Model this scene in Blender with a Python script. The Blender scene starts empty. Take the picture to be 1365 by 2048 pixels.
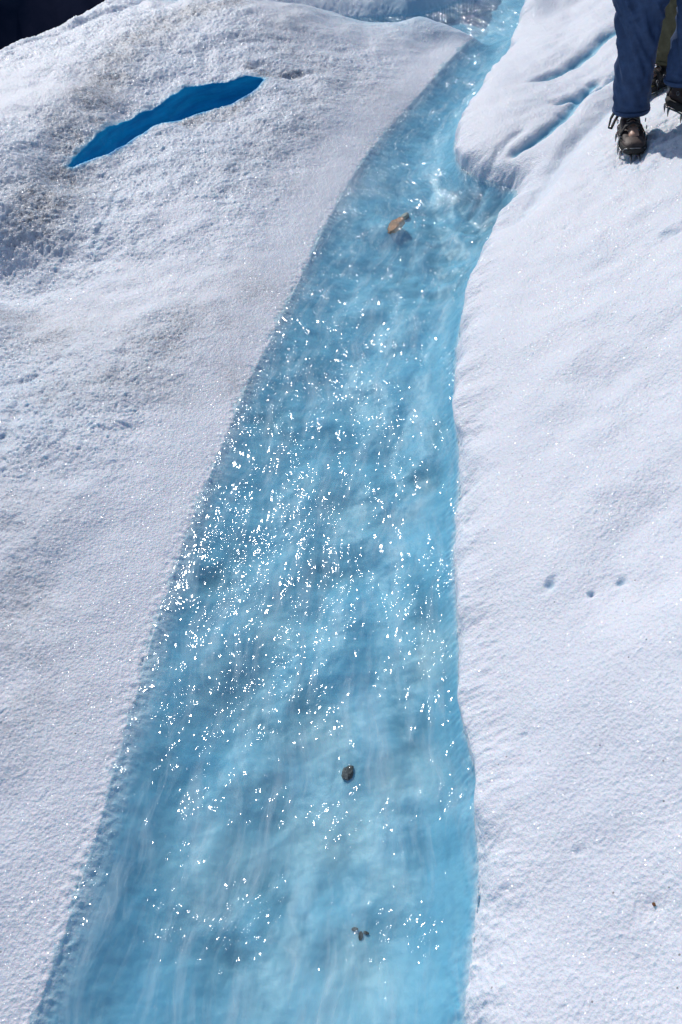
import bpy, bmesh, math, random
import numpy as np
from mathutils import Matrix, Vector

random.seed(7)
RAD = math.radians
S = bpy.context.scene
C = S.collection

# ------------------------------------------------------------------ camera
H = 2.0; PITCH = 42.0; ROLL = -8.0; FPX = 1800.0
R = Matrix.Rotation(RAD(90 - PITCH), 3, 'X') @ Matrix.Rotation(RAD(ROLL), 3, 'Z')
cam_d = bpy.data.cameras.new('camera'); cam = bpy.data.objects.new('camera', cam_d); C.objects.link(cam)
cam_d.sensor_fit = 'VERTICAL'; cam_d.sensor_height = 36.0; cam_d.sensor_width = 24.0
cam_d.lens = 36.0 * FPX / 2048.0
cam_d.clip_start = 0.05; cam_d.clip_end = 5000
cam.matrix_world = Matrix.Translation((0, 0, H)) @ R.to_4x4()
S.camera = cam

# ------------------------------------------------------------------ sky, sun, exposure
SUN_EL = 38.0; SUN_AZ = -18.0            # azimuth from +Y, negative = to the left
W = bpy.data.worlds.new('World'); S.world = W; W.use_nodes = True
nt = W.node_tree; bg = nt.nodes['Background']
sky = nt.nodes.new('ShaderNodeTexSky'); sky.sky_type = 'NISHITA'; sky.sun_disc = False
sky.sun_elevation = RAD(SUN_EL); sky.sun_rotation = RAD(SUN_AZ); sky.altitude = 300
nt.links.new(sky.outputs[0], bg.inputs[0]); bg.inputs[1].default_value = 0.09
sd = bpy.data.lights.new('sun', 'SUN'); so = bpy.data.objects.new('sun', sd); C.objects.link(so)
sd.energy = 3.0; sd.angle = RAD(0.5); sd.color = (1.0, 0.955, 0.91)
sdir = Vector((math.sin(RAD(SUN_AZ)) * math.cos(RAD(SUN_EL)), math.cos(RAD(SUN_AZ)) * math.cos(RAD(SUN_EL)), math.sin(RAD(SUN_EL))))
so.rotation_euler = sdir.to_track_quat('Z', 'Y').to_euler()
S.view_settings.view_transform = 'Standard'; S.view_settings.look = 'None'
S.view_settings.exposure = 0.10; S.view_settings.gamma = 1.0
S.cycles.max_bounces = 8; S.cycles.transparent_max_bounces = 8
S.cycles.caustics_reflective = False; S.cycles.caustics_refractive = False

def at(px, py, z=0.0):
    """world point at height z that the photograph shows at pixel (px, py)"""
    d = R @ Vector(((px - 682.5) / FPX, -(py - 1024) / FPX, -1.0))
    t = (z - H) / d.z
    return (d.x * t, d.y * t)

# ------------------------------------------------------------------ numpy noise
def _h(i, j, s):
    n = (i.astype(np.int64) * 374761393 + j.astype(np.int64) * 668265263 + s * 974634777) & 0xffffffff
    n = ((n ^ (n >> 13)) * 1274126177) & 0xffffffff
    n = ((n ^ (n >> 16)) * 2246822519) & 0xffffffff
    return ((n ^ (n >> 15)) & 0xffffff) / float(0x1000000)

def perlin(x, y, s=0):
    xi = np.floor(x); yi = np.floor(y); xf = x - xi; yf = y - yi
    u = xf ** 3 * (xf * (xf * 6 - 15) + 10); v = yf ** 3 * (yf * (yf * 6 - 15) + 10)
    def g(a, b):
        t = _h(xi + a, yi + b, s) * 2 * np.pi
        return np.cos(t) * (xf - a) + np.sin(t) * (yf - b)
    n0 = g(0, 0) * (1 - u) + g(1, 0) * u; n1 = g(0, 1) * (1 - u) + g(1, 1) * u
    return (n0 * (1 - v) + n1 * v) * 1.5

def fbm(x, y, s=0, oc=4, gain=.5):
    r = 0; a = 1.0
    for k in range(oc):
        r = r + a * perlin(x * 2 ** k + 17.3 * k, y * 2 ** k - 9.1 * k, s + k); a *= gain
    return r

def worley(x, y, s=0):
    xi = np.floor(x); yi = np.floor(y); best = np.full(x.shape, 9.0); rid = np.zeros(x.shape)
    for a in (-1, 0, 1):
        for b in (-1, 0, 1):
            hx = _h(xi + a, yi + b, s); hy = _h(xi + a, yi + b, s + 5)
            d = (xi + a + hx - x) ** 2 + (yi + b + hy - y) ** 2
            m = d < best; best = np.where(m, d, best); rid = np.where(m, _h(xi + a, yi + b, s + 9), rid)
    return np.sqrt(best), rid

def ss(a, b, x):
    t = np.clip((x - a) / (b - a), 0, 1); return t * t * (3 - 2 * t)

# ------------------------------------------------------------------ plan of the stream
LEFT_PX = [(60,2048),(105,1930),(172,1740),(235,1520),(292,1310),(345,1150),(395,1010),(440,900),(497,760),(545,668),
           (598,560),(652,445),(690,378),(735,305),(797,235),(858,168),(905,112),(948,74)]
BACK_PX = [(915,66),(870,58),(820,48),(750,46)]
FAR_PX  = [(745,34),(835,33),(870,22),(905,8),(930,-12),(955,-40)]
RIGHT_PX = [(1095,-40),(1071,4),(1049,36),(1027,83),(1005,127),(956,189),(926,246),(908,284),(917,330),(948,352),(990,366),(1033,376),
            (1036,402),(1013,430),(987,466),(968,505),(955,535),(936,595),(922,650),(914,710),(911,800),(920,900),(921,960),(914,1050),
            (912,1150),(920,1250),(923,1380),(940,1490),(966,1562),(953,1615),(958,1690),(961,1750),(948,1880),(926,2048)]
L_ = [at(*p) for p in LEFT_PX]; R_ = [at(*p) for p in RIGHT_PX]
l0 = L_[0]; r0 = R_[-1]
L_ = [(l0[0] - .5, -6.0), (l0[0] - .2, -1.5), (l0[0] - .06, 0.0)] + L_
R_ = R_ + [(r0[0] - .02, 0.0), (r0[0] - .1, -1.5), (r0[0] - .3, -6.0)]
Bk = [at(*p) for p in BACK_PX]; Fr = [at(*p) for p in FAR_PX]
Bk = Bk + [(Bk[-1][0] - 1.5, Bk[-1][1] + .4)]; Fr = [(Fr[0][0] - 1.6, Fr[0][1] + .5)] + Fr
far_top = [(Fr[-1][0] + .3, Fr[-1][1] + 3), (Fr[-1][0] + .8, Fr[-1][1] + 12)]
far_top2 = [(R_[0][0] + 1.0, far_top[1][1]), (R_[0][0] + .35, far_top[0][1])]
LPOLY = L_ + Bk                                                # left bank edge
RPOLY = far_top2 + R_                                          # right bank edge
POLY = L_ + Bk + Fr + far_top + far_top2 + R_

def seg_dist(X, Y, pts, closed=False):
    best = np.full(X.shape, 1e9); n = len(pts)
    for i in range(n if closed else n - 1):
        ax, ay = pts[i]; bx, by = pts[(i + 1) % n]
        dx, dy = bx - ax, by - ay; L2 = dx * dx + dy * dy + 1e-12
        t = np.clip(((X - ax) * dx + (Y - ay) * dy) / L2, 0, 1)
        best = np.minimum(best, (X - ax - t * dx) ** 2 + (Y - ay - t * dy) ** 2)
    return np.sqrt(best)

def inside(X, Y, pts):
    r = np.zeros(X.shape, bool); n = len(pts)
    for i in range(n):
        ax, ay = pts[i]; bx, by = pts[(i + 1) % n]
        if ay == by: continue
        c = ((ay > Y) != (by > Y)) & (X < (bx - ax) * (Y - ay) / (by - ay) + ax)
        r ^= c
    return r

def smooth_poly(pts, k=2):
    for _ in range(k):
        out = [pts[0]]
        for i in range(len(pts) - 1):
            a, b = pts[i], pts[i + 1]
            out += [(a[0] * .75 + b[0] * .25, a[1] * .75 + b[1] * .25), (a[0] * .25 + b[0] * .75, a[1] * .25 + b[1] * .75)]
        pts = out + [pts[-1]]
    return pts
LS = smooth_poly(L_, 1) + smooth_poly(Bk, 1); RS = smooth_poly(RPOLY, 1)
POLYS = LS + smooth_poly(Fr, 1) + far_top + RS

# ------------------------------------------------------------------ bank heights: control points (px, py, z)
CP = [(-60,2048,.05),(-250,1800,.10),(40,1800,.05),(0,1500,.085),(150,1400,.06),(-200,1300,.14),(0,1150,.12),(200,1100,.08),
      (0,900,.15),(200,850,.115),(330,850,.07),(420,720,.06),(-200,850,.20),(0,700,.12),(180,700,.11),(330,600,.10),(470,600,.065),
      (0,600,.05),(-150,600,.08),(120,540,.07),(300,500,.09),(450,430,.11),(560,420,.075),(0,450,.22),(150,400,.20),(300,350,.17),
      (450,320,.17),(600,300,.10),(660,300,.07),(100,345,.26),(250,300,.21),(400,262,.18),(540,230,.18),(700,200,.11),(800,150,.07),
      (110,300,.30),(240,235,.27),(380,165,.26),(520,145,.24),(600,140,.20),(700,110,.14),(800,80,.09),(880,75,.05),
      (30,320,.36),(150,190,.40),(240,110,.40),(330,50,.40),(420,25,.40),(520,10,.37),(620,5,.30),(740,0,.15),(820,32,.09),
      (0,200,.42),(80,120,.43),(160,70,.43),(-150,300,.45),(-200,500,.38),
      # far bank beyond the bend
      (760,-20,.20),(850,-15,.27),(930,-50,.32),(700,-40,.22),(600,-30,.26),(950,-90,.35),
      # right bank
      (1110,20,.16),(1090,90,.17),(1060,160,.18),(1000,230,.17),(960,280,.14),(980,320,.13),(1200,30,.26),(1200,130,.24),(1120,170,.21),
      (1120,240,.19),(1050,300,.15),(1090,345,.15),(1180,220,.23),(1240,180,.27),(1330,100,.36),(1365,20,.40),(1150,310,.24),(1110,400,.22),
      (1060,440,.19),(1020,500,.18),(1000,600,.17),(1000,800,.15),(1000,1000,.14),(1000,1300,.13),(1010,1600,.13),(1010,2000,.12),
      (1260,320,.35),(1365,230,.46),(1365,400,.45),(1200,450,.31),(1150,700,.26),(1365,700,.40),(1150,1100,.22),(1365,1100,.34),
      (1180,1600,.20),(1365,1600,.29),(1180,2048,.18),(1365,2048,.25),(1600,2048,.36),(1600,1200,.5),(1600,600,.62),(1600,200,.66),(1500,0,.55)]
cp = np.array([(*at(a, b, z), z) for a, b, z in CP])
far = np.array([(-7,14,.0),(-9,6,.6),(-8,0,.7),(-6,-6,.6),(0,-8,.3),(6,-6,.9),(8,1,1.2),(9,8,1.2),(9,16,1.0),(4,16,.6),(0,17,.5),(-4,15,.3)])
cp = np.vstack([cp, far])
def tps(r2): return .5 * r2 * np.log(r2 + 1e-9)
n = len(cp); P = cp[:, :2]
K = tps(((P[:, None] - P[None]) ** 2).sum(-1)) + np.eye(n) * 0.002
A = np.block([[K, np.c_[np.ones(n), P]], [np.c_[np.ones(n), P].T, np.zeros((3, 3))]])
wts = np.linalg.solve(A, np.r_[cp[:, 2], 0, 0, 0])
def base(X, Y):
    Xc = np.clip(X, -9, 9); Yc = np.clip(Y, -8, 17); o = wts[n] + wts[n + 1] * Xc + wts[n + 2] * Yc
    for i in range(n): o = o + wts[i] * tps((Xc - P[i, 0]) ** 2 + (Yc - P[i, 1]) ** 2)
    return np.clip(o, .02, 1.5)

# crevasse outline, melt grooves, holes
ZC = .20
def closed_smooth(p):
    return [q for i in range(len(p)) for q in ((p[i-1][0]*.25+p[i][0]*.75, p[i-1][1]*.25+p[i][1]*.75), (p[i][0]*.75+p[(i+1)%len(p)][0]*.25, p[i][1]*.75+p[(i+1)%len(p)][1]*.25))]
def on_bank(px, py):
    z = .2
    for _ in range(14):
        x, y = at(px, py, z); z = .5 * z + .5 * float(base(np.array([x]), np.array([y]))[0])
    return (x, y)
CREV = [on_bank(x, y) for i, (x, y) in enumerate([(132,339),(150,316),(185,284),(225,254),(280,229),(315,216),(345,194),(380,175),(430,167),(470,160),(505,153),(534,154),
        (515,176),(470,198),(430,213),(385,228),(345,243),(318,252),(285,268),(250,288),(225,303),(180,321)])]
CREV = closed_smooth(CREV)
NOTCH = [at(x, y, .19) for x, y in [(330,246),(360,258),(385,262),(415,246),(465,238),(490,222),(510,196),(470,196),(420,214),(370,232)]]
GROOVES = [  # pts (px), z, half width, depth, blue
    ([(1035,274),(1075,262),(1120,240),(1160,205),(1188,176)], .20, 0.038, 0.038, .95),
    ([(1120,186),(1175,178),(1215,165),(1240,150),(1290,120)], .25, 0.042, 0.040, .95),
    ([(1080,140),(1140,122),(1175,108),(1210,90),(1250,75)], .22, 0.046, 0.040, .95),
    ([(1036,400),(1085,350),(1137,290),(1190,250),(1240,215),(1290,190)], .22, .07, .045, .12),
    ([(940,330),(975,310),(1010,285),(1040,272)], .14, .03, .015, .1),
    ([(185,480),(215,440),(235,395)], .14, .018, .010, .1), ([(20,760),(60,745),(110,700),(130,680)], .13, .018, .008, .05),
    ([(-10,900),(25,845),(35,790)], .15, .02, .008, .05),
    ([(515,150),(530,140),(560,155),(620,138)], .20, .04, .028, .0),
]
HOLES = [(1102,1150,.22,.026,.055,.5),(1185,1176,.24,.014,.05,.5),(1244,1152,.27,.018,.045,.5),(1332,492,.38,.055,.05,.2),(1305,1800,.26,.04,.022,.0),
         (1158,1690,.2,.016,.02,.15),(1130,462,.24,.02,.02,.1),(820,1120,.0,.0001,.0,0),(1050,1455,.16,.012,.018,.2),(708,268,.1,.02,.018,0),(575,330,.12,.02,.02,.0)]
HOLES = [(*at(a, b, z), r * .62, d * .30, bl) for a, b, z, r, d, bl in HOLES]
crA = Vector(at(-10, 124, .42)); crB = Vector(at(281, 14, .40)); crN = Vector(((crB - crA).y, -(crB - crA).x)).normalized() * -1
if crN.y < 0: crN = -crN

def lumps(x, y, s):
    f, r = worley(x, y, s); return np.clip(1 - f * f * 1.5, 0, 1) * (.55 + .45 * r)

def terrain(X, Y, detail=True):
    B = base(X, Y)
    ins = inside(X, Y, POLYS); d = seg_dist(X, Y, POLYS, True)
    dl = seg_dist(X, Y, LS); dr = seg_dist(X, Y, RS)
    wob = .012 * perlin(X * 7, Y * 7, 3) + .004 * perlin(X * 29, Y * 29, 4) + .003 * perlin(X * 83, Y * 83, 5)
    sd_ = np.where(ins, -d, d) + wob * np.where(dl < dr, 1.0, 1.25)
    left = ss(-.1, .1, dr - dl)
    # bank profile
    wl = .20; wr = .055 + .03 * perlin(X * 2.3, Y * 2.3, 12)
    w = wl * left + np.clip(wr, .03, .1) * (1 - left)
    out = np.clip(sd_, 0, None)
    hb = B * (1 - np.exp(-out / w))
    # undulation
    hb = hb + ss(0, .5, out) * (.022 * fbm(X * 1.7, Y * 1.7, 21, 3) + .010 * fbm(X * 5, Y * 5, 31, 2))
    # bed
    din = np.clip(-sd_, 0, None)
    dep = .15 + .05 * perlin(X * 2.2, Y * 1.3, 41) + .03 * perlin(X * 6, Y * 4, 42)
    we = .09 + .19 * left
    bed = -np.clip(dep, .07, .3) * (1 - np.exp(-dl / .17)) * (1 - np.exp(-dr / .085))
    h = np.where(sd_ > 0, hb, bed)
    outw = ss(-.02, .06, sd_)
    # crevasse
    ci = inside(X, Y, CREV); cd = seg_dist(X, Y, CREV, True); cs = np.where(ci, cd, -cd) + .007 * perlin(X * 11, Y * 11, 8) + .002 * perlin(X * 30, Y * 30, 9)
    ni = inside(X, Y, NOTCH); nd = seg_dist(X, Y, NOTCH, True)
    h = h - .07 * ss(.001, .03, cs) - .40 * ss(.06, .11, cs) - .35 * ss(.03, .2, cs)
    crev = ss(-.010, -.003, cs)
    blue = .55 * ss(-.045, -.008, cs + .012 * perlin(X * 30, Y * 30, 19))
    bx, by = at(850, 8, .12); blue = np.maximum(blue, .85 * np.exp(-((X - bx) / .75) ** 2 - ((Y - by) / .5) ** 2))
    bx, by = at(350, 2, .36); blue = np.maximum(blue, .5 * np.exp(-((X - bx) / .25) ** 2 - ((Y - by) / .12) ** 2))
    for pts, z, hw, dp, bl in GROOVES:
        pw = smooth_poly([at(a, b, z) for a, b in pts], 2)
        gd = seg_dist(X, Y, pw) + .012 * perlin(X * 12, Y * 12, 14)
        g = np.exp(-(np.clip(gd, 0, None) / hw) ** 2); h = h - dp * g; blue = np.maximum(blue, bl * ss(.35, .95, g))
    for hx, hy, r, dp, bl in HOLES:
        q = np.exp(-((((X - hx) ** 2 + (Y - hy) ** 2) / r ** 2) * (1 + .9 * perlin(X * 26 + hx * 9, Y * 26, 15)) * (1 + .5 * np.sign(Y - hy) * 0)))
        q = q * (1 + .35 * np.clip((X - hx) / r, -1, 1) * q); h = h - dp * q; blue = np.maximum(blue, bl * ss(.3, .9, q))
    # edge of the glacier: a shallow dip, a second crest, then the drop to the valley
    e = (X - crA.x) * crN.x + (Y - crA.y) * crN.y
    h = h - .04 * np.exp(-((e - .12) / .07) ** 2) * ss(.2, -.9, X)
    al = (X - crB.x) * crN.y - (Y - crB.y) * crN.x
    e2 = np.clip(e - .2 - .38 * np.clip(al + .3, 0, 3) - .08 * perlin(X * .8, Y * .8, 77), 0, None) * ss(.5, -1.2, X - .25 * (Y - 9))
    h = h - np.minimum(e2 ** 1.4 * .8, 100 + 0 * e2)
    # dirt bands on the left bank; the crevasse ledge adds painted shade
    dirt_shade = np.zeros(X.shape)
    for pts, z, hw, am in [([(40,380),(110,300),(180,200),(235,130),(300,70),(380,30),(480,8)], .38, .16, .8), ([(150,330),(60,370),(-20,380)], .3, .2, .3),
                           ([(40,640),(120,650),(200,660),(290,690),(380,640),(480,560)], .1, .22, .42), ([(330,700),(420,700),(470,740)], .08, .12, .32),
                           ([(505,150),(545,158),(600,142)], .2, .05, 1.0), ([(350,262),(400,258),(470,232),(512,190)], .15, .05, .8),  # the second band is the crevasse ledge, dirt and painted shade
                           ([(-40,1000),(60,1150),(0,1400)], .1, .2, .3), ([(120,780),(220,760),(330,760)], .1, .15, .4),
                           ([(600,60),(560,100),(700,150)], .2, .35, .3), ([(500,330),(560,260),(640,200)], .14, .3, .25)]:
        gd = seg_dist(X, Y, smooth_poly([at(a, b, z) for a, b in pts], 1))
        dirt_shade = np.maximum(dirt_shade, am * np.exp(-(gd / hw) ** 2))
    dirt_shade = np.maximum(dirt_shade, .9 * ss(0, .05, np.where(ni, nd, 0)))  # crevasse ledge: its shade painted in together with dirt
    dirt_shade = np.clip(dirt_shade * (1.2 + .8 * fbm(X * 4, Y * 4, 51, 3)), 0, 1)
    bed_dark = np.zeros(X.shape)  # dark bed patches: sediment, and plain darker blue-teal at the right-bank notch
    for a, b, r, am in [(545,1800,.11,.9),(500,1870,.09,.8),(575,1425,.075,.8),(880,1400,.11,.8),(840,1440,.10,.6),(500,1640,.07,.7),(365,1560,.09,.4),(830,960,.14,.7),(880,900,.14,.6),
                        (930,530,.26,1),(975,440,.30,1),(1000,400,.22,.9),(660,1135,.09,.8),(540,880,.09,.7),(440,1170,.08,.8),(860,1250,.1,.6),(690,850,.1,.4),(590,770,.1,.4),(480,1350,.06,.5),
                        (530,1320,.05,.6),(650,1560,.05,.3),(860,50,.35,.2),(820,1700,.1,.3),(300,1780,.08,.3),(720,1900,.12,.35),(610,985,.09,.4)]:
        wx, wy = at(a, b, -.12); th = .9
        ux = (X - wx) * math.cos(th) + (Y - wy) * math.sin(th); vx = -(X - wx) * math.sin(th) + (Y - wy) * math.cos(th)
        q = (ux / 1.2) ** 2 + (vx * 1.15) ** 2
        bed_dark = np.maximum(bed_dark, am * .9 * np.exp(-q / (r * 1.45) ** 2))
    bed_dark = np.clip(bed_dark * (.75 + .8 * fbm(X * 8, Y * 6, 61, 2)) + .05 * fbm(X * 4, Y * 3, 62, 2), 0, 1)
    pale = np.zeros(X.shape)
    for a, b, r, am in [(650,1640,.16,1),(560,1560,.1,.7),(440,1740,.13,.9),(700,1930,.14,.7),(860,1330,.1,.8),(470,1380,.12,.7),(560,1250,.12,.7),(800,1550,.12,.8),(690,1020,.12,.5),(640,1480,.12,.8),(760,1760,.1,.7),(600,1990,.16,.7)]:
        wx, wy = at(a, b, -.12); pale = np.maximum(pale, am * np.exp(-(((X - wx) ** 2 + (Y - wy) ** 2) / r ** 2)))
    pale = pale * np.clip(.9 + .6 * fbm(X * 7, Y * 5, 63, 3), 0, 1.2)
    rx, ry = at(795, 447, -.05); h = h + .06 * np.exp(-(((X - rx) ** 2 + (Y - ry) ** 2) / .17 ** 2)) * ss(.0, .15, din)
    h = h - .025 * bed_dark * ss(.0, .1, din)
    fx, fy = at(1335, 300, .37); ft = np.exp(-(((X - fx) ** 2 + (Y - fy) ** 2) / .26 ** 2) ** 1.5)
    h = h + ft * (.016 * fbm(X * 13, Y * 13, 180, 3) - .012 * ss(.1, .5, perlin(X * 24, Y * 24, 184)))
    if detail:
        wx = X + .02 * perlin(X * 20, Y * 20, 91); wy = Y + .02 * perlin(X * 20, Y * 20, 92)
        rl = np.clip(left * (.45 + .75 * ss(-.25, .45, fbm(X * .9, Y * .9, 71, 2) + .5 * (Y > 0) * ss(1.5, 4.5, Y))), 0, 1.2)
        rl = rl * ss(.02, .55, out) + .10 * left
        rr = (1 - left) * .25 * (.5 + ss(.0, .6, out))
        g = rl + rr
        def billow(f_, sd0, oc, gain):
            r_ = 0; a_ = 1.
            for q in range(oc):
                r_ = r_ + a_ * (np.abs(perlin(wx * f_ * 1.1 * 2 ** q + 3.1 * q, wy * f_ * .92 * 2 ** q, sd0 + q)) * 1.6 - .5); a_ *= gain
            return r_
        fine = billow(80, 101, 2, .6) * .0036 + lumps(X * 130, Y * 115, 111) * .002
        mid = billow(32, 121, 2, .6) * .0040 + .006 * fbm(X * 9, Y * 9, 131, 3)
        crust = outw * (1 - crev)
        h = h + crust * (fine * (g + .12) + mid * g * .9 + .0012 * fbm(X * 130, Y * 130, 141, 2))
        # little ragged crystals along the waterline, pebbly melt texture on the bed
        h = h + (1 - outw) * (.003 * fbm(X * 14, Y * 14, 151, 3))
        h = h + np.exp(-(sd_ / .04) ** 2) * .004 * fbm(X * 60, Y * 60, 161, 2) + (1 - left) * np.exp(-(sd_ / .04) ** 2) * .004 * fbm(X * 40, Y * 40, 162, 2)
    coarse_shade = left * ss(.05, .7, out) * np.clip(.55 + .8 * fbm(X * .9, Y * .9, 71, 2), 0, 1)  # coarse left-bank ice, greyed further to paint in the hollow's shade
    ice = np.where(sd_ > .12, 0, ss(.006, -.030 - .014 * left, h - .008 * fbm(X * 50, Y * 50, 171, 2)))
    return h, np.clip(np.maximum(ice, blue), 0, 1), dirt_shade, crev, np.clip(bed_dark, 0, 1) * ss(0, .08, din), coarse_shade, np.clip(pale, 0, 1)

def lip(X, Y):
    """sideways reach of the brow of the right bank, undercut by the stream"""
    ins = inside(X, Y, POLYS); d = seg_dist(X, Y, RS); dl = seg_dist(X, Y, LS)
    a = .030 * np.clip(.7 + 1.6 * perlin(X * 2.6, Y * 2.1, 190) + .6 * perlin(X * 9, Y * 9, 191), .0, 2.0) * ss(0, .2, dl - d)
    return np.where(ins, 0, a * np.exp(-((d - .045) / .035) ** 2))
def height(x, y): return float(terrain(np.array([x]), np.array([y]), False)[0][0])

# ------------------------------------------------------------------ materials
def mat(name):
    m = bpy.data.materials.new(name); m.use_nodes = True
    return m, m.node_tree, m.node_tree.nodes['Principled BSDF']
def nd(nt, kind, **kw):
    o = nt.nodes.new('ShaderNode' + kind)
    for k, v in kw.items():
        if k in ('op',): o.operation = v
        else: setattr(o, k, v)
    return o
def val(sock, v): sock.default_value = v
def attr(nt, name): a = nd(nt, 'Attribute'); a.attribute_name = name; return a
def math_(nt, op, a, b=None, clamp=False):
    m = nd(nt, 'Math', op=op); m.use_clamp = clamp
    for i, v in enumerate((a, b)):
        if v is None: continue
        if isinstance(v, (int, float)): m.inputs[i].default_value = v
        else: nt.links.new(v, m.inputs[i])
    return m.outputs[0]
def mixc(nt, fac, a, b, mode='MIX'):
    m = nd(nt, 'Mix'); m.data_type = 'RGBA'; m.blend_type = mode
    for i, v in ((0, fac), (6, a), (7, b)):
        if isinstance(v, (int, float)): m.inputs[i].default_value = v
        elif isinstance(v, tuple): m.inputs[i].default_value = (*v, 1)
        else: nt.links.new(v, m.inputs[i])
    return m.outputs[2]
def noise(nt, scale, detail=3, rough=.5, vec=None):
    t = nd(nt, 'TexNoise'); val(t.inputs['Scale'], scale); val(t.inputs['Detail'], detail); val(t.inputs['Roughness'], rough)
    if vec is None: vec = nd(nt, 'TexCoord').outputs['Object']
    nt.links.new(vec, t.inputs['Vector']); return t.outputs[0]
def ramp(nt, x, a, b, lo=0., hi=1.):
    r = nd(nt, 'MapRange'); nt.links.new(x, r.inputs[0])
    for i, v in zip((1, 2, 3, 4), (a, b, lo, hi)): val(r.inputs[i], v)
    return r.outputs[0]

def snow_material():
    m, t, p = mat('weathered_glacier_ice'); L = t.links.new
    ice = attr(t, 'ice').outputs['Fac']; dirt_shade = attr(t, 'dirt_shade').outputs['Fac']; crev = attr(t, 'crev').outputs['Fac']; bed_dark = attr(t, 'bed_dark').outputs['Fac']
    oc = nd(t, 'TexCoord').outputs['Object']
    n1 = noise(t, 3.0, 4); n2 = noise(t, 95, 3, .65); n3 = noise(t, 30, 4, .65)
    white = mixc(t, ramp(t, n1, .35, .65), (.735, .77, .84), (.69, .73, .81))
    white = mixc(t, math_(t, 'MULTIPLY', attr(t, 'coarse_shade').outputs['Fac'], .6, True), white, (.55, .61, .71))
    # fine dark mineral dust, plus the ledge shade held in the mask
    specks = ramp(t, n2, .52, .66); sp2 = ramp(t, n3, .42, .60)
    dm = math_(t, 'MULTIPLY', dirt_shade, math_(t, 'ADD', math_(t, 'MULTIPLY', specks, .55), math_(t, 'ADD', math_(t, 'MULTIPLY', sp2, .35), .22)), True)
    c = mixc(t, dm, white, (.13, .128, .142))
    vo = nd(t, 'TexVoronoi'); val(vo.inputs['Scale'], 42); L(oc, vo.inputs['Vector'])
    tiny = ramp(t, vo.outputs['Distance'], .12, .07)
    sep = nd(t, 'SeparateColor'); L(vo.outputs['Color'], sep.inputs[0])
    tiny = math_(t, 'MULTIPLY', tiny, math_(t, 'GREATER_THAN', sep.outputs[0], .90))
    c = mixc(t, math_(t, 'MULTIPLY', tiny, .7), c, (.10, .09, .09))
    # bare blue ice
    n4 = noise(t, 9, 4, .6)
    blue = mixc(t, ramp(t, n4, .3, .7), (.165, .445, .625), (.255, .53, .68))
    blue = mixc(t, attr(t, 'pale').outputs['Fac'], blue, (.47, .68, .76))
    blue = mixc(t, math_(t, 'MULTIPLY', bed_dark, .68), blue, (.085, .235, .33))
    c = mixc(t, ice, c, blue)
    ms = nd(t, 'Mapping'); L(oc, ms.inputs[0]); val(ms.inputs['Scale'], (1.2, 1.2, 9)); val(ms.inputs['Rotation'], (RAD(12), RAD(8), 0))
    n5 = noise(t, 3.2, 4, .6, ms.outputs[0])
    deep = mixc(t, ramp(t, n5, .36, .64), (.000, .25, .51), (.003, .40, .68))
    c = mixc(t, crev, c, deep)
    L(c, p.inputs['Base Color'])
    val(p.inputs['Roughness'], .45); val(p.inputs['IOR'], 1.31); val(p.inputs['Specular IOR Level'], .35)
    p.subsurface_method = 'RANDOM_WALK'
    L(ramp(t, crev, 0, 1, SSS, SSS), p.inputs['Subsurface Weight']); val(p.inputs['Subsurface Radius'], (.35, .75, 1.0)); val(p.inputs['Subsurface Scale'], .035)
    # crystals
    v2 = nd(t, 'TexVoronoi'); val(v2.inputs['Scale'], 260); L(oc, v2.inputs['Vector'])
    v3 = nd(t, 'TexVoronoi'); val(v3.inputs['Scale'], 120); L(oc, v3.inputs['Vector'])
    hh = math_(t, 'ADD', math_(t, 'MULTIPLY', v2.outputs['Distance'], .5), math_(t, 'MULTIPLY', v3.outputs['Distance'], 1.0))
    bp = nd(t, 'Bump'); val(bp.inputs['Strength'], .55); val(bp.inputs['Distance'], .0035); L(hh, bp.inputs['Height'])
    L(math_(t, 'SUBTRACT', .6, math_(t, 'MULTIPLY', math_(t, 'MAXIMUM', ice, crev), .52)), bp.inputs['Strength'])
    L(bp.outputs[0], p.inputs['Normal'])
    # loose facets that mirror the sun: random normal per crystal
    gl = nd(t, 'BsdfGlossy'); val(gl.inputs['Roughness'], .14); val(gl.inputs['Color'], (1, 1, 1, 1))
    v4 = nd(t, 'TexVoronoi'); val(v4.inputs['Scale'], 420); L(oc, v4.inputs['Vector'])
    sub = nd(t, 'VectorMath', op='SUBTRACT'); L(v4.outputs['Color'], sub.inputs[0]); val(sub.inputs[1], (.5, .5, .5))
    sc = nd(t, 'VectorMath', op='SCALE'); L(sub.outputs[0], sc.inputs[0]); val(sc.inputs['Scale'], 1.3)
    ge = nd(t, 'NewGeometry'); ad = nd(t, 'VectorMath', op='ADD'); L(ge.outputs['Normal'], ad.inputs[0]); L(sc.outputs[0], ad.inputs[1])
    no = nd(t, 'VectorMath', op='NORMALIZE'); L(ad.outputs[0], no.inputs[0]); L(no.outputs[0], gl.inputs['Normal'])
    mx = nd(t, 'MixShader'); L(p.outputs[0], mx.inputs[1]); L(gl.outputs[0], mx.inputs[2])
    L(math_(t, 'MULTIPLY', math_(t, 'SUBTRACT', 1, math_(t, 'MAXIMUM', crev, ice), True), .007), mx.inputs[0])
    L(mx.outputs[0], t.nodes['Material Output'].inputs[0])
    return m
SSS = .6

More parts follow.
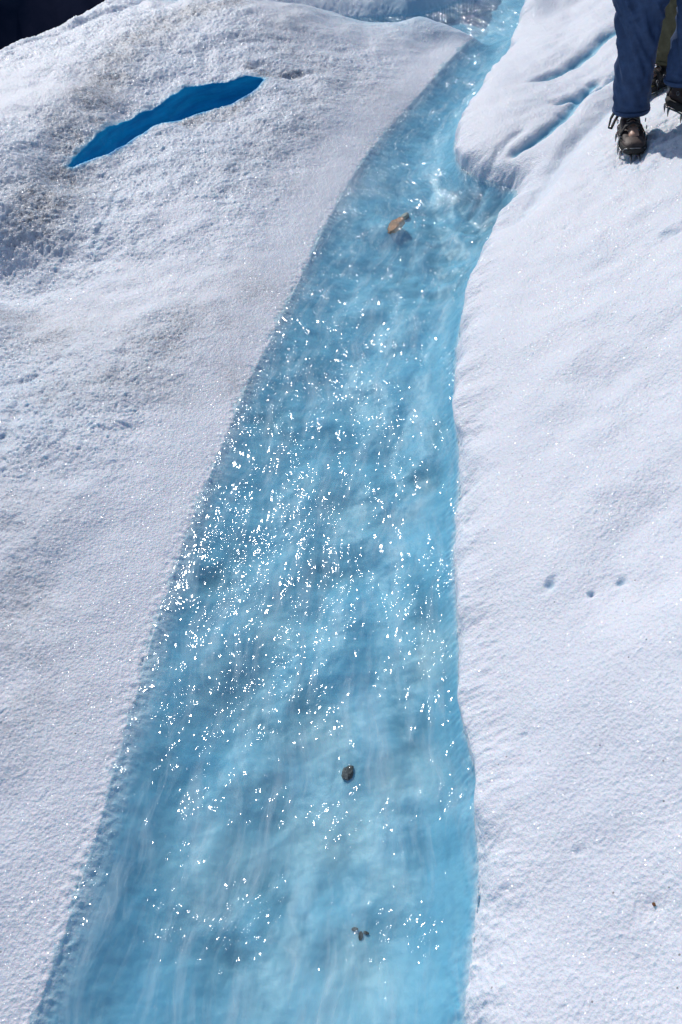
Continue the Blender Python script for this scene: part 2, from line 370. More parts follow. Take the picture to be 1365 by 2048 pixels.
def water_material():
    m, t, p = mat('running_meltwater'); L = t.links.new
    t.nodes.remove(p)
    f = attr(t, 'flow')                                             # (along, across, 0) in metres
    mp = nd(t, 'Mapping'); L(f.outputs['Vector'], mp.inputs[0]); val(mp.inputs['Scale'], (.55, 1.0, 1))
    a = noise(t, 50, 1, .5, mp.outputs[0]); b = noise(t, 125, 0, .5, mp.outputs[0])
    hh = math_(t, 'ADD', math_(t, 'MULTIPLY', a, 1.0), math_(t, 'MULTIPLY', b, .26))
    bp = nd(t, 'Bump'); val(bp.inputs['Strength'], 1.0); val(bp.inputs['Distance'], .021); L(hh, bp.inputs['Height'])
    m4 = nd(t, 'Mapping'); L(f.outputs['Vector'], m4.inputs[0]); val(m4.inputs['Scale'], (.22, 1.3, 1)); am = noise(t, 9, 4, .6, m4.outputs[0]); sx = nd(t, 'SeparateXYZ'); L(nd(t, 'TexCoord').outputs['Object'], sx.inputs[0])
    L(math_(t, 'MULTIPLY', ramp(t, am, .40, .62, .10, .72), ramp(t, sx.outputs[1], 2.2, 5.0, .8, 1.9)), bp.inputs['Strength'])
    L(math_(t, 'MULTIPLY', ramp(t, am, .40, .62, .10, .72), ramp(t, sx.outputs[1], 2.2, 5.0, .8, 1.9)), bp.inputs['Strength'])
    ge = nd(t, 'NewGeometry'); dt = nd(t, 'VectorMath', op='DOT_PRODUCT'); L(ge.outputs['Normal'], dt.inputs[0]); L(ge.outputs['Incoming'], dt.inputs[1])
    inv = math_(t, 'SUBTRACT', 1.0, math_(t, 'ABSOLUTE', dt.outputs['Value']), True)
    fr = nd(t, 'Math', op='MULTIPLY_ADD'); L(math_(t, 'POWER', inv, 5.0), fr.inputs[0]); val(fr.inputs[1], .6); val(fr.inputs[2], .020)
    gl = nd(t, 'BsdfGlossy'); val(gl.inputs['Roughness'], .062); L(bp.outputs[0], gl.inputs['Normal']); val(gl.inputs['Color'], (.78, .80, .83, 1))
    tr = nd(t, 'BsdfTransparent'); val(tr.inputs[0], (.86, .96, .98, 1))
    m3 = nd(t, 'Mapping'); L(f.outputs['Vector'], m3.inputs[0]); val(m3.inputs['Scale'], (.22, 1.3, 1)); val(m3.inputs['Rotation'], (0, 0, RAD(9)))
    wv = noise(t, 14, 4, .65, m3.outputs[0]); ml = nd(t, 'BsdfDiffuse'); val(ml.inputs[0], (.62, .80, .88, 1))
    w2 = noise(t, 9, 3, .55, m3.outputs[0]); th_ = math_(t, 'MULTIPLY', math_(t, 'ABSOLUTE', math_(t, 'SUBTRACT', w2, .5)), 55.0)
    fil = math_(t, 'MULTIPLY', math_(t, 'SUBTRACT', 1.0, th_, True), ramp(t, wv, .42, .6, 0, .11))
    mm = nd(t, 'MixShader'); L(math_(t, 'ADD', ramp(t, wv, .48, .75, .02, .34), fil), mm.inputs[0]); L(tr.outputs[0], mm.inputs[1]); L(ml.outputs[0], mm.inputs[2])
    mx = nd(t, 'MixShader'); L(fr.outputs[0], mx.inputs[0]); L(mm.outputs[0], mx.inputs[1]); L(gl.outputs[0], mx.inputs[2])
    L(mx.outputs[0], t.nodes['Material Output'].inputs[0])
    return m

def simple(name, col, rough=.7, var=.25, nscale=40, bump=.0, bscale=200, metal=0, spec=.5):
    m, t, p = mat(name); L = t.links.new
    n_ = noise(t, nscale, 4, .6)
    dark = tuple(c * (1 - var) for c in col); lite = tuple(min(1, c * (1 + var)) for c in col)
    L(mixc(t, ramp(t, n_, .3, .7), dark, lite), p.inputs['Base Color'])
    val(p.inputs['Roughness'], rough); val(p.inputs['Metallic'], metal); val(p.inputs['Specular IOR Level'], spec)
    if bump:
        b = nd(t, 'Bump'); val(b.inputs['Distance'], bump); L(noise(t, bscale, 3, .6), b.inputs['Height']); L(b.outputs[0], p.inputs['Normal'])
    return m

# ------------------------------------------------------------------ mesh helpers
def grid_mesh(name, X, Y, Z, attrs, material, keep=None):
    r, c = X.shape
    v = np.stack([X, Y, Z], -1).reshape(-1, 3)
    idx = np.arange(r * c).reshape(r, c)
    q = np.stack([idx[:-1, :-1], idx[:-1, 1:], idx[1:, 1:], idx[1:, :-1]], -1)
    if keep is not None: q = q[keep]
    q = q.reshape(-1, 4)
    used, inv = np.unique(q, return_inverse=True); q = inv.reshape(-1, 4); v = v[used]
    me = bpy.data.meshes.new(name)
    me.vertices.add(len(v)); me.vertices.foreach_set('co', v.ravel().astype(np.float32))
    me.loops.add(q.size); me.loops.foreach_set('vertex_index', q.ravel().astype(np.int32))
    me.polygons.add(len(q)); me.polygons.foreach_set('loop_start', np.arange(0, q.size, 4, dtype=np.int32))
    me.polygons.foreach_set('use_smooth', np.ones(len(q), bool))
    me.update(calc_edges=True)
    for k, a in attrs.items():
        if a.ndim == 2:
            at_ = me.attributes.new(k, 'FLOAT', 'POINT'); at_.data.foreach_set('value', a.ravel()[used].astype(np.float32))
        else:
            at_ = me.attributes.new(k, 'FLOAT_VECTOR', 'POINT'); at_.data.foreach_set('vector', a.reshape(-1, 3)[used].ravel().astype(np.float32))
    me.materials.append(material)
    o = bpy.data.objects.new(name, me); C.objects.link(o); return o

# ------------------------------------------------------------------ glacier surface
def axis():
    ys = [-0.1]
    while ys[-1] < 9.6: ys.append(ys[-1] + .0026 + .00125 * max(0, ys[-1] - .3) * 1.0)
    step = .03
    while ys[-1] < 60: step *= 1.07; ys.append(ys[-1] + step)
    lo = [-0.1]; step = .01
    while lo[-1] > -9: step *= 1.12; lo.append(lo[-1] - step)
    return np.array(lo[:0:-1] + ys)
ys = axis()
us = [0]; 
while us[-1] < 1.30: us.append(us[-1] + 1 / 330.)
step = 1 / 330.
while us[-1] < 26: step *= 1.09; us.append(us[-1] + step)
us = np.array([-u for u in us[:0:-1]] + us)
YY = np.repeat(ys[:, None], len(us), 1)
hw = .56 + .30 * np.clip(ys, -.5, 30); UU = np.repeat(us[None], len(ys), 0)
XX = UU * hw[:, None]
XX = XX + (.30 - .02 * YY) * 0
print('terrain grid', XX.shape, XX.size)
Z, ice, dirt_shade, crev, bed_dark, coarse_shade, pale = terrain(XX, YY)
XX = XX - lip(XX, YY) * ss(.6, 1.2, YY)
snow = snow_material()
g = grid_mesh('glacier_terrain', XX, YY, Z, dict(ice=ice, dirt_shade=dirt_shade, crev=crev, bed_dark=bed_dark, pale=pale, coarse_shade=coarse_shade), snow)
g['kind'] = 'structure'

# ------------------------------------------------------------------ water
def water():
    y0 = -5.5; yy = [-.05]
    while yy[-1] < 10.5: yy.append(yy[-1] + .0045 + .0010 * max(0, yy[-1]))
    yy = np.array(list(np.arange(y0, -.05, .08)) + yy)
    xx = np.linspace(-1, 1, 420)
    cl = np.array([(0.5 * (a + b)) for a, b in [(-.25, .35)]])
    Xg = np.zeros((len(yy), 420)); Yg = np.repeat(yy[:, None], 420, 1)
    # window that follows the channel
    for i, y in enumerate(yy):
        xs = []
        for k in range(len(POLYS)):
            ax, ay = POLYS[k]; bx, by = POLYS[(k + 1) % len(POLYS)]
            if (ay > y) != (by > y): xs.append(ax + (bx - ax) * (y - ay) / (by - ay))
        Xg[i, :2] = (min(xs) - .1, max(xs) + .1) if xs else (Xg[i - 1, 0], Xg[i - 1, 1])
    lo = Xg[:, 0].copy(); hi = Xg[:, 1].copy()
    k = np.ones(9) / 9
    lo = np.minimum(lo, np.convolve(np.pad(lo, 4, 'edge'), k, 'valid')); hi = np.maximum(hi, np.convolve(np.pad(hi, 4, 'edge'), k, 'valid'))
    tt = np.linspace(0, 1, 420)[None]
    Xg = lo[:, None] + (hi - lo)[:, None] * tt
    ins = inside(Xg, Yg, POLYS); d = seg_dist(Xg, Yg, POLYS, True)
    keepv = ins | (d < .05)
    keep = keepv[:-1, :-1] & keepv[1:, 1:] & keepv[1:, :-1] & keepv[:-1, 1:]
    # stream coordinates: across from the left bank, along by arc length on the mid line
    dl = seg_dist(Xg, Yg, LS); dr = seg_dist(Xg, Yg, RS)
    acr = np.where(ins, dl, -dl)
    th = RAD(58); alo = Yg * math.cos(RAD(20)) + Xg * math.sin(RAD(20))
    acr = (dl - dr) * .5
    wx = alo + .05 * perlin(alo * 4, acr * 5, 200); wy = acr + .03 * perlin(alo * 5, acr * 6, 201)
    z = .0040 * fbm(wx * 5, wy * 9, 210, 2) + .0022 * fbm(wx * 13, wy * 22, 220, 3)
    # drawn out ridges that fan off the left bank
    rg = 1 - np.abs(perlin(wx * 7 + wy * 10, wy * 22 - wx * 4, 230)) * 2
    z = z + .0013 * np.clip(rg, 0, 1) ** 2
    # water heaped over the brown stone
    sx, sy = at(795, 447, 0)
    z = z + .012 * np.exp(-(((Xg - sx) / .09) ** 2 + ((Yg - sy) / .12) ** 2))
    flow = np.stack([wx, wy, 0 * wx], -1)
    o = grid_mesh('stream_water', Xg, Yg, z, dict(flow=flow), water_material(), keep)
    o['kind'] = 'structure'
    return o
water()

# ------------------------------------------------------------------ far valley side
def hills():
    rr = np.linspace(110, 1500, 90); aa = np.linspace(-75, 75, 160)
    A, Rr = np.meshgrid(np.radians(aa), rr)
    X = Rr * np.sin(A); Y = Rr * np.cos(A)
    Zz = -125 + np.clip(Rr - 260, 0, None) * .42 + 45 * fbm(X / 160, Y / 160, 300, 5) * ss(200, 500, Rr) - np.abs(perlin(A * 24, Rr / 500, 310)) * 60 * ss(220, 500, Rr)
    m, t, p = mat('forest_and_rock'); L = t.links.new
    L(mixc(t, ramp(t, noise(t, .02, 6, .65), .4, .6), (.006, .014, .034), (.022, .026, .052)), p.inputs['Base Color']); val(p.inputs['Roughness'], 1)
    val(p.inputs['Specular IOR Level'], 0)
    o = grid_mesh('hills', X, Y, Zz, {}, m); o['kind'] = 'structure'
hills()

# ------------------------------------------------------------------ things
def tag(o, label, cat, group=None):
    o['label'] = label; o['category'] = cat
    if group: o['group'] = group
    return o
def link(name, bm, m, parent=None, smooth=True):
    me = bpy.data.meshes.new(name); bm.to_mesh(me); bm.free()
    for p in me.polygons: p.use_smooth = smooth
    me.materials.append(m); o = bpy.data.objects.new(name, me); C.objects.link(o); o.parent = parent
    return o
def ground_at(px, py):
    z = .2
    for _ in range(12):
        x, y = at(px, py, z); z = .5 * z + .5 * height(x, y)
    return Vector((x, y, z))
def ring_loft(bm, rings, cap=True):
    rows = [[bm.verts.new(p) for p in r] for r in rings]; n_ = len(rows[0])
    for a, b in zip(rows, rows[1:]):
        for i in range(n_): bm.faces.new((a[i], a[(i + 1) % n_], b[(i + 1) % n_], b[i]))
    if cap: bm.faces.new(rows[0][::-1]); bm.faces.new(rows[-1])
def frame(d):
    d = d.normalized(); u = d.cross(Vector((0, 0, 1)))
    if u.length < 1e-3: u = Vector((1, 0, 0))
    u.normalize(); return u, d.cross(u).normalized()
def capsule(bm, p, q, r1, r2, seg=16):
    p, q = Vector(p), Vector(q); d = q - p
    if d.length < 1e-6: d = Vector((0, 0, 1e-4))
    u, v = frame(d); dn = d.normalized(); rings = []
    for k in range(1, 6):
        a = math.pi / 2 * k / 5; c = p - dn * r1 * math.cos(a); rr = r1 * math.sin(a)
        rings.append([c + (u * math.cos(t) + v * math.sin(t)) * rr for t in [2 * math.pi * i / seg for i in range(seg)]])
    for k in range(5, 0, -1):
        a = math.pi / 2 * k / 5; c = q + dn * r2 * math.cos(a); rr = r2 * math.sin(a)
        rings.append([c + (u * math.cos(t) + v * math.sin(t)) * rr for t in [2 * math.pi * i / seg for i in range(seg)]])
    ring_loft(bm, rings)
def tube(bm, pts, r, seg=8):
    pts = [Vector(p) for p in pts]; rings = []
    for i, p in enumerate(pts):
        d = pts[min(i + 1, len(pts) - 1)] - pts[max(i - 1, 0)]; u, v = frame(d)
        rr = r[i] if isinstance(r, (list, tuple)) else r
        rings.append([p + (u * math.cos(t) + v * math.sin(t)) * rr for t in [2 * math.pi * k / seg for k in range(seg)]])
    ring_loft(bm, rings)
def ellipsoid(bm, c, r, M=None):
    M = M or Matrix.Identity(4)
    bmesh.ops.create_uvsphere(bm, u_segments=28, v_segments=18, radius=1, matrix=Matrix.Translation(c) @ M @ Matrix.Diagonal((*r, 1)))
def box(bm, c, s_, M=None, bev=0):
    r = bmesh.ops.create_cube(bm, size=1, matrix=Matrix.Translation(c) @ (M or Matrix.Identity(4)) @ Matrix.Diagonal((*s_, 1)))
    if bev:
        es = list({e for v in r['verts'] for e in v.link_edges}); bmesh.ops.bevel(bm, geom=es, offset=bev, segments=2, affect='EDGES')
def fuse(name, bm, m, parent, voxel, smooth=3, disp=None):
    """union of closed shapes as one continuous skin"""
    bmesh.ops.recalc_face_normals(bm, faces=bm.faces)
    me = bpy.data.meshes.new('raw'); bm.to_mesh(me); bm.free(); o = bpy.data.objects.new('raw', me); C.objects.link(o)
    r = o.modifiers.new('r', 'REMESH'); r.mode = 'VOXEL'; r.voxel_size = voxel
    if smooth: s_ = o.modifiers.new('s', 'SMOOTH'); s_.iterations = smooth; s_.factor = .5
    dg = bpy.context.evaluated_depsgraph_get(); me2 = bpy.data.meshes.new_from_object(o.evaluated_get(dg))
    bpy.data.objects.remove(o); bpy.data.meshes.remove(me); me2.name = name
    if disp:
        co = np.empty(len(me2.vertices) * 3, np.float32); me2.vertices.foreach_get('co', co); co = co.reshape(-1, 3)
        no = np.empty_like(co).ravel(); me2.vertices.foreach_get('normal', no); no = no.reshape(-1, 3)
        co = co + no * disp(co.astype(float), no)[:, None]; me2.vertices.foreach_set('co', co.astype(np.float32).ravel())
    for p in me2.polygons: p.use_smooth = True
    me2.materials.clear(); me2.materials.append(m); me2.update()
    q = bpy.data.objects.new(name, me2); C.objects.link(q); q.parent = parent; return q

skin_m = simple('skin', (.52, .30, .21), .5, .08)
sole_m = simple('rubber_sole', (.02, .02, .02), .8)
steel_m = simple('crampon_steel', (.22, .22, .23), .38, .2, 60, metal=.9)
strap_m = simple('black_webbing', (.012, .012, .014), .7)
lace_m = simple('lace_cord', (.16, .15, .14), .8)

def make_boot(parent, heel, yaw, tilt, upper_m, grey_m, strap_out):
    """heel on the ground; the toe points along yaw; built in local space with toe to -Y"""
    M = Matrix.Translation(heel) @ Matrix.Rotation(yaw, 4, 'Z') @ Matrix.Rotation(tilt, 4, 'X')
    T = lambda x, y, z: M @ Vector((x, y, z))
    bm = bmesh.new()
    prof = [(.035, .030, .05, .040), (.02, .040, .075, .045), (-.03, .044, .095, .05), (-.08, .043, .085, .048), (-.13, .048, .066, .044), (-.18, .050, .054, .036), (-.225, .043, .045, .030), (-.25, .026, .034, .018)]
    rings = []
    for y, w_, top, _z in prof:
        r_ = []
        for i in range(24):
            t = 2 * math.pi * i / 24; cx = math.cos(t); sz = math.sin(t)
            hh_ = (top - .026) / 2
            r_.append(T(w_ * math.copysign(abs(cx) ** .75, cx), y, .026 + hh_ + hh_ * math.copysign(abs(sz) ** .8, sz)))
        rings.append(r_)
    ring_loft(bm, rings)
    sh = []
    for k, (z, a, b, oy) in enumerate([(.05, .040, .055, -.02), (.10, .041, .055, -.018), (.14, .043, .052, -.008), (.18, .047, .054, 0), (.20, .049, .056, .002)]):
        sh.append([T(a * math.cos(2 * math.pi * i / 24), oy + b * math.sin(2 * math.pi * i / 24), z) for i in range(24)])
    ring_loft(bm, sh)
    boot = fuse('boot', bm, upper_m, parent, .0055, 3)
    bm = bmesh.new()
    rings = []
    for z, g in ((.004, -.002), (.010, .004), (.022, .006), (.032, .003)):
        r_ = []
        outl = [(.030, .045), (.043, .02), (.045, -.04), (.043, -.09), (.050, -.14), (.052, -.18), (.045, -.225), (.028, -.255), (.0, -.265)]
        pts = [(x, y) for x, y in outl] + [(-x, y) for x, y in outl[-2::-1]] + [(0, .055)]
        for x, y in pts: r_.append(T(x + math.copysign(g, x) if x else 0, y + (g if y > 0 else -g * (y < -.2)), z))
        rings.append(r_)
    ring_loft(bm, rings); link('sole', bm, sole_m, boot)
    bm = bmesh.new()                                              # toe rand and tongue panel
    rings = []
    for y, w_, top in ((-.165, .0495, .044), (-.185, .0525, .055), (-.228, .045, .047), (-.2535, .028, .037)):
        rings.append([T(w_ * math.cos(math.pi * i / 14), y, .030 + (top - .027) * math.sin(math.pi * i / 14)) for i in range(15)])
    ring_loft(bm, rings); link('toe_cap', bm, grey_m, boot)
    bm = bmesh.new()
    for k in range(6):
        y = -.150 + .026 * k; z = .066 + .0085 * k + .0026 * k * k
        for sg in (-1, 1):
            tube(bm, [T(-.026 * sg, y, z - .002), T(-.008 * sg, y + .008, z + .006), T(.012 * sg, y + .018, z + .010), T(.026 * sg, y + .026, z + .006)], .0022, 6)
    for sg in (-1, 1):
        tube(bm, [T(0, -.062, .135), T(.02 * sg, -.075, .137), T(.034 * sg, -.075, .12), T(.02 * sg, -.070, .108), T(0, -.066, .128)], .0024, 6)
    link('laces', bm, lace_m, boot)
    bm = bmesh.new()                                              # crampon: side rails, cross bars, spikes, toe bail, heel lever
    for sg in (-1, 1):
        tube(bm, [T(.036 * sg, .045, .0), T(.050 * sg, .01, 0), T(.046 * sg, -.06, 0), T(.055 * sg, -.14, 0), T(.056 * sg, -.18, 0), T(.040 * sg, -.235, 0), T(.018 * sg, -.265, .0)], .0035, 6)
        for y, x in ((.045, .034), (-.005, .050), (-.10, .050), (-.155, .056), (-.205, .052)):
            tube(bm, [T(x * sg, y, .004), T(x * 1.06 * sg, y, -.012), T(x * 1.08 * sg, y - .003, -.034)], [.0065, .005, .0008], 6)
        tube(bm, [T(.017 * sg, -.255, .002), T(.019 * sg, -.285, -.008), T(.020 * sg, -.305, -.028)], [.007, .005, .001], 6)
        tube(bm, [T(.056 * sg, -.15, 0), T(.060 * sg, -.155, .03), T(.056 * sg, -.165, .050)], .003, 6)
        # link rings
        for q in range(3):
            cz = .052 + .014 * q
            tube(bm, [T(.060 * sg + .002 * sg * math.cos(a), -.165 + .05 * q + .006 * math.cos(a), cz + .008 * math.sin(a)) for a in [2 * math.pi * i / 10 for i in range(11)]], .0016, 5)
    for y, x in ((.03, .044), (-.04, .046), (-.125, .052), (-.20, .050)):
        tube(bm, [T(-x, y, -.001), T(0, y - .005, -.002), T(x, y, -.001)], .0045, 6)
    tube(bm, [T(-.050, -.215, .0), T(-.046, -.245, .024), T(0, -.272, .036), T(.046, -.245, .024), T(.050, -.215, 0)], .0028, 6)
    box(bm, T(0, .058, .05), (.05, .006, .07), Matrix.Rotation(yaw, 4, 'Z'), .002)
    link('crampon', bm, steel_m, boot)
    bm = bmesh.new()                                              # ankle and instep straps, with a loose tail
    def ribbon(pts, wv, th=.0025):
        rings_ = []
        for i, p in enumerate(pts):
            d = (pts[min(i + 1, len(pts) - 1)] - pts[max(i - 1, 0)]).normalized(); wv_ = wv - d * wv.dot(d); wv_.normalize(); n_ = d.cross(wv_)
            rings_.append([p + wv_ * .0095 + n_ * th, p - wv_ * .0095 + n_ * th, p - wv_ * .0095 - n_ * th, p + wv_ * .0095 - n_ * th])
        ring_loft(bm, rings_)
    up = Vector((0, 0, 1))
    ribbon([T(.052 * math.cos(a), -.012 + .064 * math.sin(a), .098 + .012 * math.sin(-a)) for a in [2 * math.pi * i / 24 for i in range(25)]], up)
    ribbon([T(.056, -.14, .01), T(.051, -.135, .05), T(.034, -.130, .082), T(0, -.126, .094), T(-.034, -.130, .082), T(-.051, -.135, .05), T(-.056, -.14, .01)], (T(0, 1, 0) - T(0, 0, 0)))
    if strap_out:
        sg = strap_out
        ribbon([T(.046 * sg, -.03, .135), T(.070 * sg, -.035, .120), T(.088 * sg, -.038, .085), T(.095 * sg, -.040, .045), T(.083 * sg, -.042, .043), T(.070 * sg, -.040, .075), T(.052 * sg, -.035, .105)], (T(0, 1, .3) - T(0, 0, 0)))
    link('strap', bm, strap_m, boot)
    return boot

def make_person(label, a_left, a_right, yaw_l, yaw_r, face, hipshift, tm, jm, um, gm, hat_m, scale=1.0, strap=0, seed=1, spread=.098):
    """a_left/a_right: heel points on the ground for screen left/right feet; face = heading vector"""
    mid = (a_left + a_right) / 2; root = bpy.data.objects.new('person', None); C.objects.link(root); root.location = mid
    inv = -mid
    f = Vector((face[0], face[1], 0)).normalized(); r = Vector((0, 0, 1)).cross(f)     # r: screen right when facing camera
    up = Vector((0, 0, 1)); AL = a_left + inv; AR = a_right + inv
    hip = Vector(((AL.x + AR.x) / 2, (AL.y + AR.y) / 2, min(AL.z, AR.z) + .93 * scale)) + hipshift
    HL = hip - r * spread; HR = hip + r * spread
    def knee(A, Hh, yaw): return (A + up * .08) * .46 + Hh * .54 + Vector((math.sin(yaw), -math.cos(yaw), 0)) * .035
    KL, KR = knee(AL, HL, yaw_l), knee(AR, HR, yaw_r)
    ch = hip + up * .36 * scale; nk = hip + up * .56 * scale; hd = hip + up * .70 * scale + f * .02
    SL, SR = ch - r * .175 + up * .12, ch + r * .175 + up * .12
    EL, ER = SL - r * .07 - up * .27 + f * .02, SR + r * .07 - up * .27 + f * .02
    WL, WR = EL + up * -.20 + f * .13, ER + up * -.20 + f * .13
    # body: one continuous skin, face and hands included
    bm = bmesh.new()
    for A, K, Hh, yw in ((AL, KL, HL, yaw_l), (AR, KR, HR, yaw_r)):
        fd = Vector((math.sin(yw), -math.cos(yw), 0))
        capsule(bm, A + up * .09, K, .038, .055); capsule(bm, K, Hh, .056, .082); capsule(bm, A + up * .07, A + up * .045 + fd * .17, .032, .026)
    capsule(bm, hip - r * .05, hip + r * .05, .115, .115); capsule(bm, hip, ch, .12, .135); capsule(bm, ch - r * .08, ch + r * .08, .11, .11)
    capsule(bm, ch + up * .08, hd, .062, .055)
    for Sh, E, Wr, sg in ((SL, EL, WL, -1), (SR, ER, WR, 1)):
        capsule(bm, ch + up * .12, Sh, .075, .062); capsule(bm, Sh, E, .052, .040); capsule(bm, E, Wr, .038, .028)
        d = (Wr - E).normalized(); pal = Wr + d * .05
        capsule(bm, Wr, pal - r * sg * 0 + d * .01, .026, .030)
        for k in range(4):
            o_ = f * (.024 - .016 * k); ln = (.040, .045, .042, .033)[k]
            b0 = pal + d * .025 + o_; b1 = b0 + d * ln; b2 = b1 + (d * .7 - r * sg * .7).normalized() * ln * .7
            capsule(bm, b0, b1, .0095, .0085, 10); capsule(bm, b1, b2, .0085, .0075, 10)
        capsule(bm, Wr + f * .02 + d * .02, Wr + f * .05 + d * .06 - r * sg * .01, .011, .009, 10)
    F4 = Matrix((r, -f, up)).transposed().to_4x4()
    ellipsoid(bm, hd + up * .035, (.076, .092, .112), F4); ellipsoid(bm, hd - up * .035 + f * .018, (.054, .068, .062), F4)
    capsule(bm, hd + up * .02 + f * .090, hd - up * .012 + f * .108, .009, .014, 10)
    for sg in (-1, 1): ellipsoid(bm, hd + r * .078 * sg + up * .01, (.010, .020, .031), F4)
    capsule(bm, hd - up * .048 + f * .085 - r * .018, hd - up * .048 + f * .085 + r * .018, .007, .007, 8)
    fuse('body', bm, skin_m, root, .0085, 2)
    # trousers
    bm = bmesh.new(); rs = seed * 3.7
    for A, K, Hh, yw in ((AL, KL, HL, yaw_l), (AR, KR, HR, yaw_r)):
        rings = []; hem = A + up * .105 + Vector((math.sin(yw), -math.cos(yw), 0)) * .012
        NR = 90
        for k in range(NR + 1):
            t = k / NR
            if t < .55: u_ = t / .55; c = hem.lerp(K, u_); 
            else: u_ = (t - .55) / .45; c = K.lerp(Hh, u_)
            c = c + (hem.lerp(Hh, t) - c) * .35
            w_ = np.interp(t, [0, .04, .25, .5, .62, .85, 1], [.072, .073, .080, .083, .088, .098, .110])
            ring = []
            for i in range(56):
                a = 2 * math.pi * i / 56
                fold = .0
                ring.append((c, a, w_, t))
            rings.append(ring)
        arr_t = np.array([[q[3] for q in rg] for rg in rings]); arr_a = np.array([[q[1] for q in rg] for rg in rings])
        ca, sa = np.cos(arr_a), np.sin(arr_a)
        diag = 1 - np.abs(perlin(ca * 1.2 + arr_t * 3 + rs, sa * 1.2 + arr_t * 11 + ca * 2.2, 400)) * 2
        kneef = np.exp(-((arr_t - .60) / .2) ** 2)
        fold = (.022 * diag * (.35 + kneef) + .009 * fbm(ca * 2 + rs, sa * 2 + arr_t * 5, 410, 2)
                + .007 * np.sin(arr_t * 140 + 3 * ca + 2 * sa) * np.exp(-((arr_t - .05) / .05) ** 2) * (.5 + .5 * perlin(ca * 2, sa * 2 + arr_t * 8, 420)))
        R_out = []
        for k, rg in enumerate(rings):
            R_out.append([q[0] + (r * math.cos(q[1]) * (q[2] + fold[k][i]) + f * math.sin(q[1]) * (q[2] * .98 + fold[k][i])) for i, q in enumerate(rg)])
        ring_loft(bm, R_out)
    capsule(bm, hip - r * .055, hip + r * .055, .125, .125); capsule(bm, hip, hip + up * .10, .15, .15)
    trousers = fuse('trousers', bm, tm, root, .0065, 1)
    for A, yw in ((AL, yaw_l), (AR, yaw_r)):                      # stitched hem band
        b2 = bmesh.new(); hem = A + up * .105 + Vector((math.sin(yw), -math.cos(yw), 0)) * .012
        b2_r = [[hem + up * z + r * math.cos(a) * q + f * math.sin(a) * q for a in [2 * math.pi * i / 40 for i in range(40)]] for z, q in ((.003, .070), (-.004, .079), (.003, .083), (.012, .0835), (.016, .081), (.010, .070))]
        ring_loft(b2, b2_r, False); link('hem', b2, tm, trousers)
    # jacket with hood collar
    bm = bmesh.new()
    capsule(bm, hip + up * .06, ch, .165, .165); capsule(bm, ch - r * .09, ch + r * .09, .135, .135)
    for Sh, E, Wr in ((SL, EL, WL), (SR, ER, WR)):
        capsule(bm, ch + up * .10, Sh, .10, .085); capsule(bm, Sh, E, .078, .064); capsule(bm, E, Wr - (Wr - E) * .08, .062, .046)
    capsule(bm, ch + up * .12, nk, .085, .078)
    jk = fuse('jacket', bm, jm, root, .011, 3, lambda co, no: .008 * (1 - np.abs(perlin(co[:, 0] * 6 + co[:, 2] * 9, co[:, 1] * 6 + co[:, 2] * 14, 430)) * 2))
    b2 = bmesh.new(); tube(b2, [hip + f * .176 + up * (.0 + .06 * k) + up * .04 for k in range(7)], .004, 6); link('zip', b2, strap_m, jk)
    # hat and hair
    bm = bmesh.new(); ellipsoid(bm, hd + up * .075 - f * .006, (.088, .103, .090), F4); capsule(bm, hd + up * .06 + f * .05, hd + up * .055 + f * .125, .055, .035)
    fuse('cap', bm, hat_m, root, .009, 2)
    bm = bmesh.new(); ellipsoid(bm, hd + up * .03 - f * .025, (.082, .084, .095), F4); fuse('hair', bm, hair_m, root, .009, 2)
    for sg in (-1, 1):
        b2 = bmesh.new(); ellipsoid(b2, hd + up * .022 + f * .083 + r * .031 * sg, (.011, .008, .008), F4); link('eye', b2, eye_m, root)
    make_boot(root, AL, yaw_l, 0, um, gm, strap); make_boot(root, AR, yaw_r, 0, um, gm, 0)
    tag(root, label, 'person')
    return root

hair_m = simple('hair', (.05, .03, .02), .7); eye_m = simple('eye', (.08, .06, .05), .2)
navy = simple('navy_softshell', (.040, .075, .165), .75, .2, 30, .0008, 500, spec=.25)
navy_j = simple('dark_jacket', (.05, .012, .012), .75, .2, 30, .001, 300)
olive = simple('olive_cotton', (.105, .10, .062), .85, .2, 30, .0008, 400, spec=.2)
grey_j = simple('grey_jacket', (.07, .075, .08), .8, .2, 30, .001, 300)
leather = simple('dark_brown_leather', (.028, .016, .016), .65, .35, 60, .001, 200)
toe_m = simple('scuffed_toe_leather', (.075, .050, .044), .6, .35, 60, .0012, 220)
black_m = simple('black_boot_leather', (.012, .012, .013), .6, .3, 60, .001, 200)
yellow_m = simple('yellow_rubber_rand', (.16, .11, .02), .6, .3, 60)

def foot(px, py, ahead, yaw):
    """heel position so that the toe of a boot pointing along yaw lands near (px, py)"""
    g_ = ground_at(px, py); d = Vector((math.sin(yaw), -math.cos(yaw), 0))
    q = g_ - d * ahead; return Vector((q.x, q.y, max(height(q.x, q.y), g_.z - .02) + .018))
y1 = RAD(-12); y2 = RAD(14)
make_person('person in navy trousers standing on the right snow bank in dark crampon boots',
            foot(1268, 318, .24, y1), foot(1420, 240, .22, y2), y1, y2, (-.05, -1), Vector((.03, .02, 0)),
            navy, navy_j, leather, toe_m, simple('cap_cloth', (.02, .02, .03), .8), 1.0, -1, 1, .138)
y3 = RAD(-58); y4 = RAD(-40)
make_person('person in olive trousers standing behind the navy trousers, mostly hidden',
            foot(1326, 176, .03, y3), foot(1500, 190, .1, y4), y3, y4, (-.75, -.65), Vector((0, 0, 0)),
            olive, grey_j, black_m, yellow_m, simple('wool_hat', (.2, .05, .03), .9), 1.0, 0, 2)

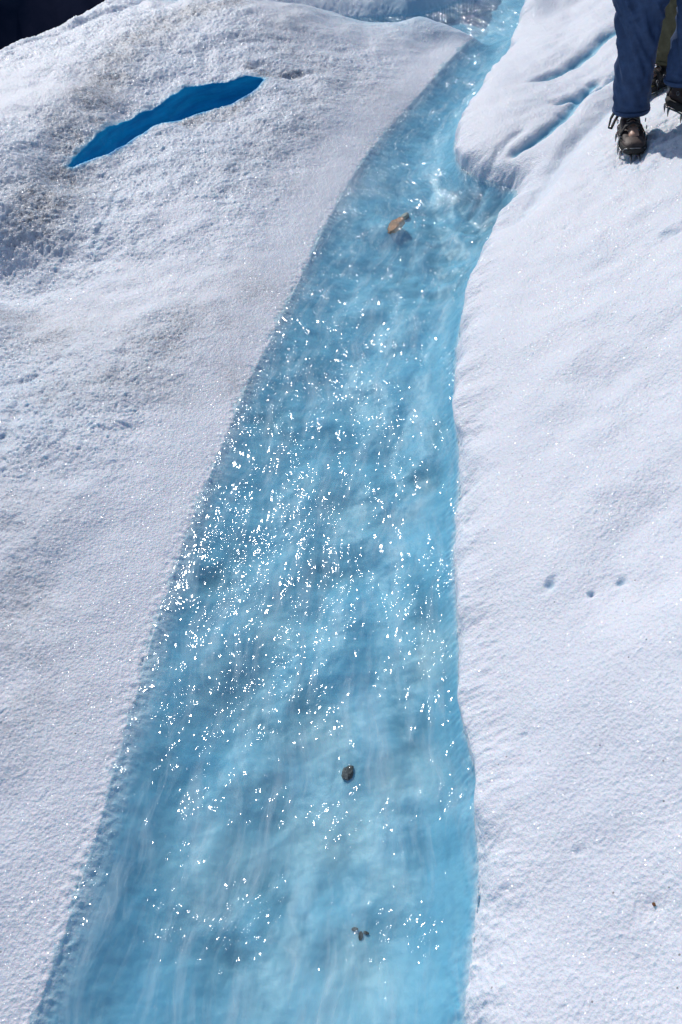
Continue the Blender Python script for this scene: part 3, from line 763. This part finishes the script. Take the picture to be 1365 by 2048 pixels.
# ------------------------------------------------------------------ stones
def stone(name, label, cat, px, py, zc, size, rot, m, seed, group=None, ground=False):
    bm = bmesh.new(); bmesh.ops.create_icosphere(bm, subdivisions=5, radius=1)
    co = np.array([v.co[:] for v in bm.verts])
    n1 = fbm(co[:, 0] * 1.1 + seed, co[:, 1] * 1.1 + co[:, 2] * .9, seed, 3); n2 = fbm(co[:, 0] * 5 + co[:, 2] * 4, co[:, 1] * 5 - co[:, 2] * 3 + seed, seed + 3, 3)
    k = 1 + .30 * n1 + .06 * n2
    co = np.clip(co * k[:, None], [-.95, -.95, -.8], [.95, .95, .62]) + co * .05
    co = co * np.array(size)
    for v, c in zip(bm.verts, co): v.co = c
    o = link(name, bm, m)
    if ground: p = ground_at(px, py); o.location = (p.x, p.y, p.z + zc)
    else:
        zz = zc
        for _ in range(6): zz = .5 * zz + .5 * min(height(*at(px, py, zz)) + size[2] * .2, -.006 - size[2] * .62)
        o.location = (*at(px, py, zz), zz)
    o.rotation_euler = (RAD(8), RAD(-6), rot); tag(o, label, cat, group); return o
ochre = simple('ochre_rock', (.36, .10, .004), .6, .65, 22, .004, 60)
dark_r = simple('dark_wet_rock', (.022, .018, .017), .5, .6, 50, .002, 120)
stone('rock', 'ochre brown flat rock in the stream, water running over it', 'rock', 790, 452, -.035, (.036, .074, .022), RAD(-38), ochre, 5)
stone('rock', 'smaller greenish grey rock at the upstream end of the ochre rock', 'rock', 810, 434, -.035, (.016, .034, .020), RAD(-50), simple('greenish_rock', (.16, .15, .09), .6, .5, 40, .003, 90), 9)
stone('pebble', 'dark brown pebble under the water in the lower stream', 'pebble', 696, 1546, -.05, (.015, .021, .010), RAD(-20), dark_r, 14)
for i, (px, py, s_) in enumerate([(710, 1858, .007), (722, 1872, .009), (733, 1866, .006)]):
    stone('pebble', ['leftmost of three black stone chips under the water near the bottom edge', 'middle and largest of three black stone chips under the water near the bottom', 'rightmost of three black stone chips under the water near the bottom edge'][i], 'pebble', px, py, -.04, (s_ * 1.1, s_ * .6, s_ * .4), i * 1.3, dark_r, 20 + i, 'black stone chips on the stream bed')
stone('pebble', 'tiny brown pebble in a dent of the right snow bank', 'pebble', 1308, 1810, .003, (.0028, .004, .0025), .4, simple('brown_pebble', (.2, .08, .03), .7, .4), 30, ground=True)
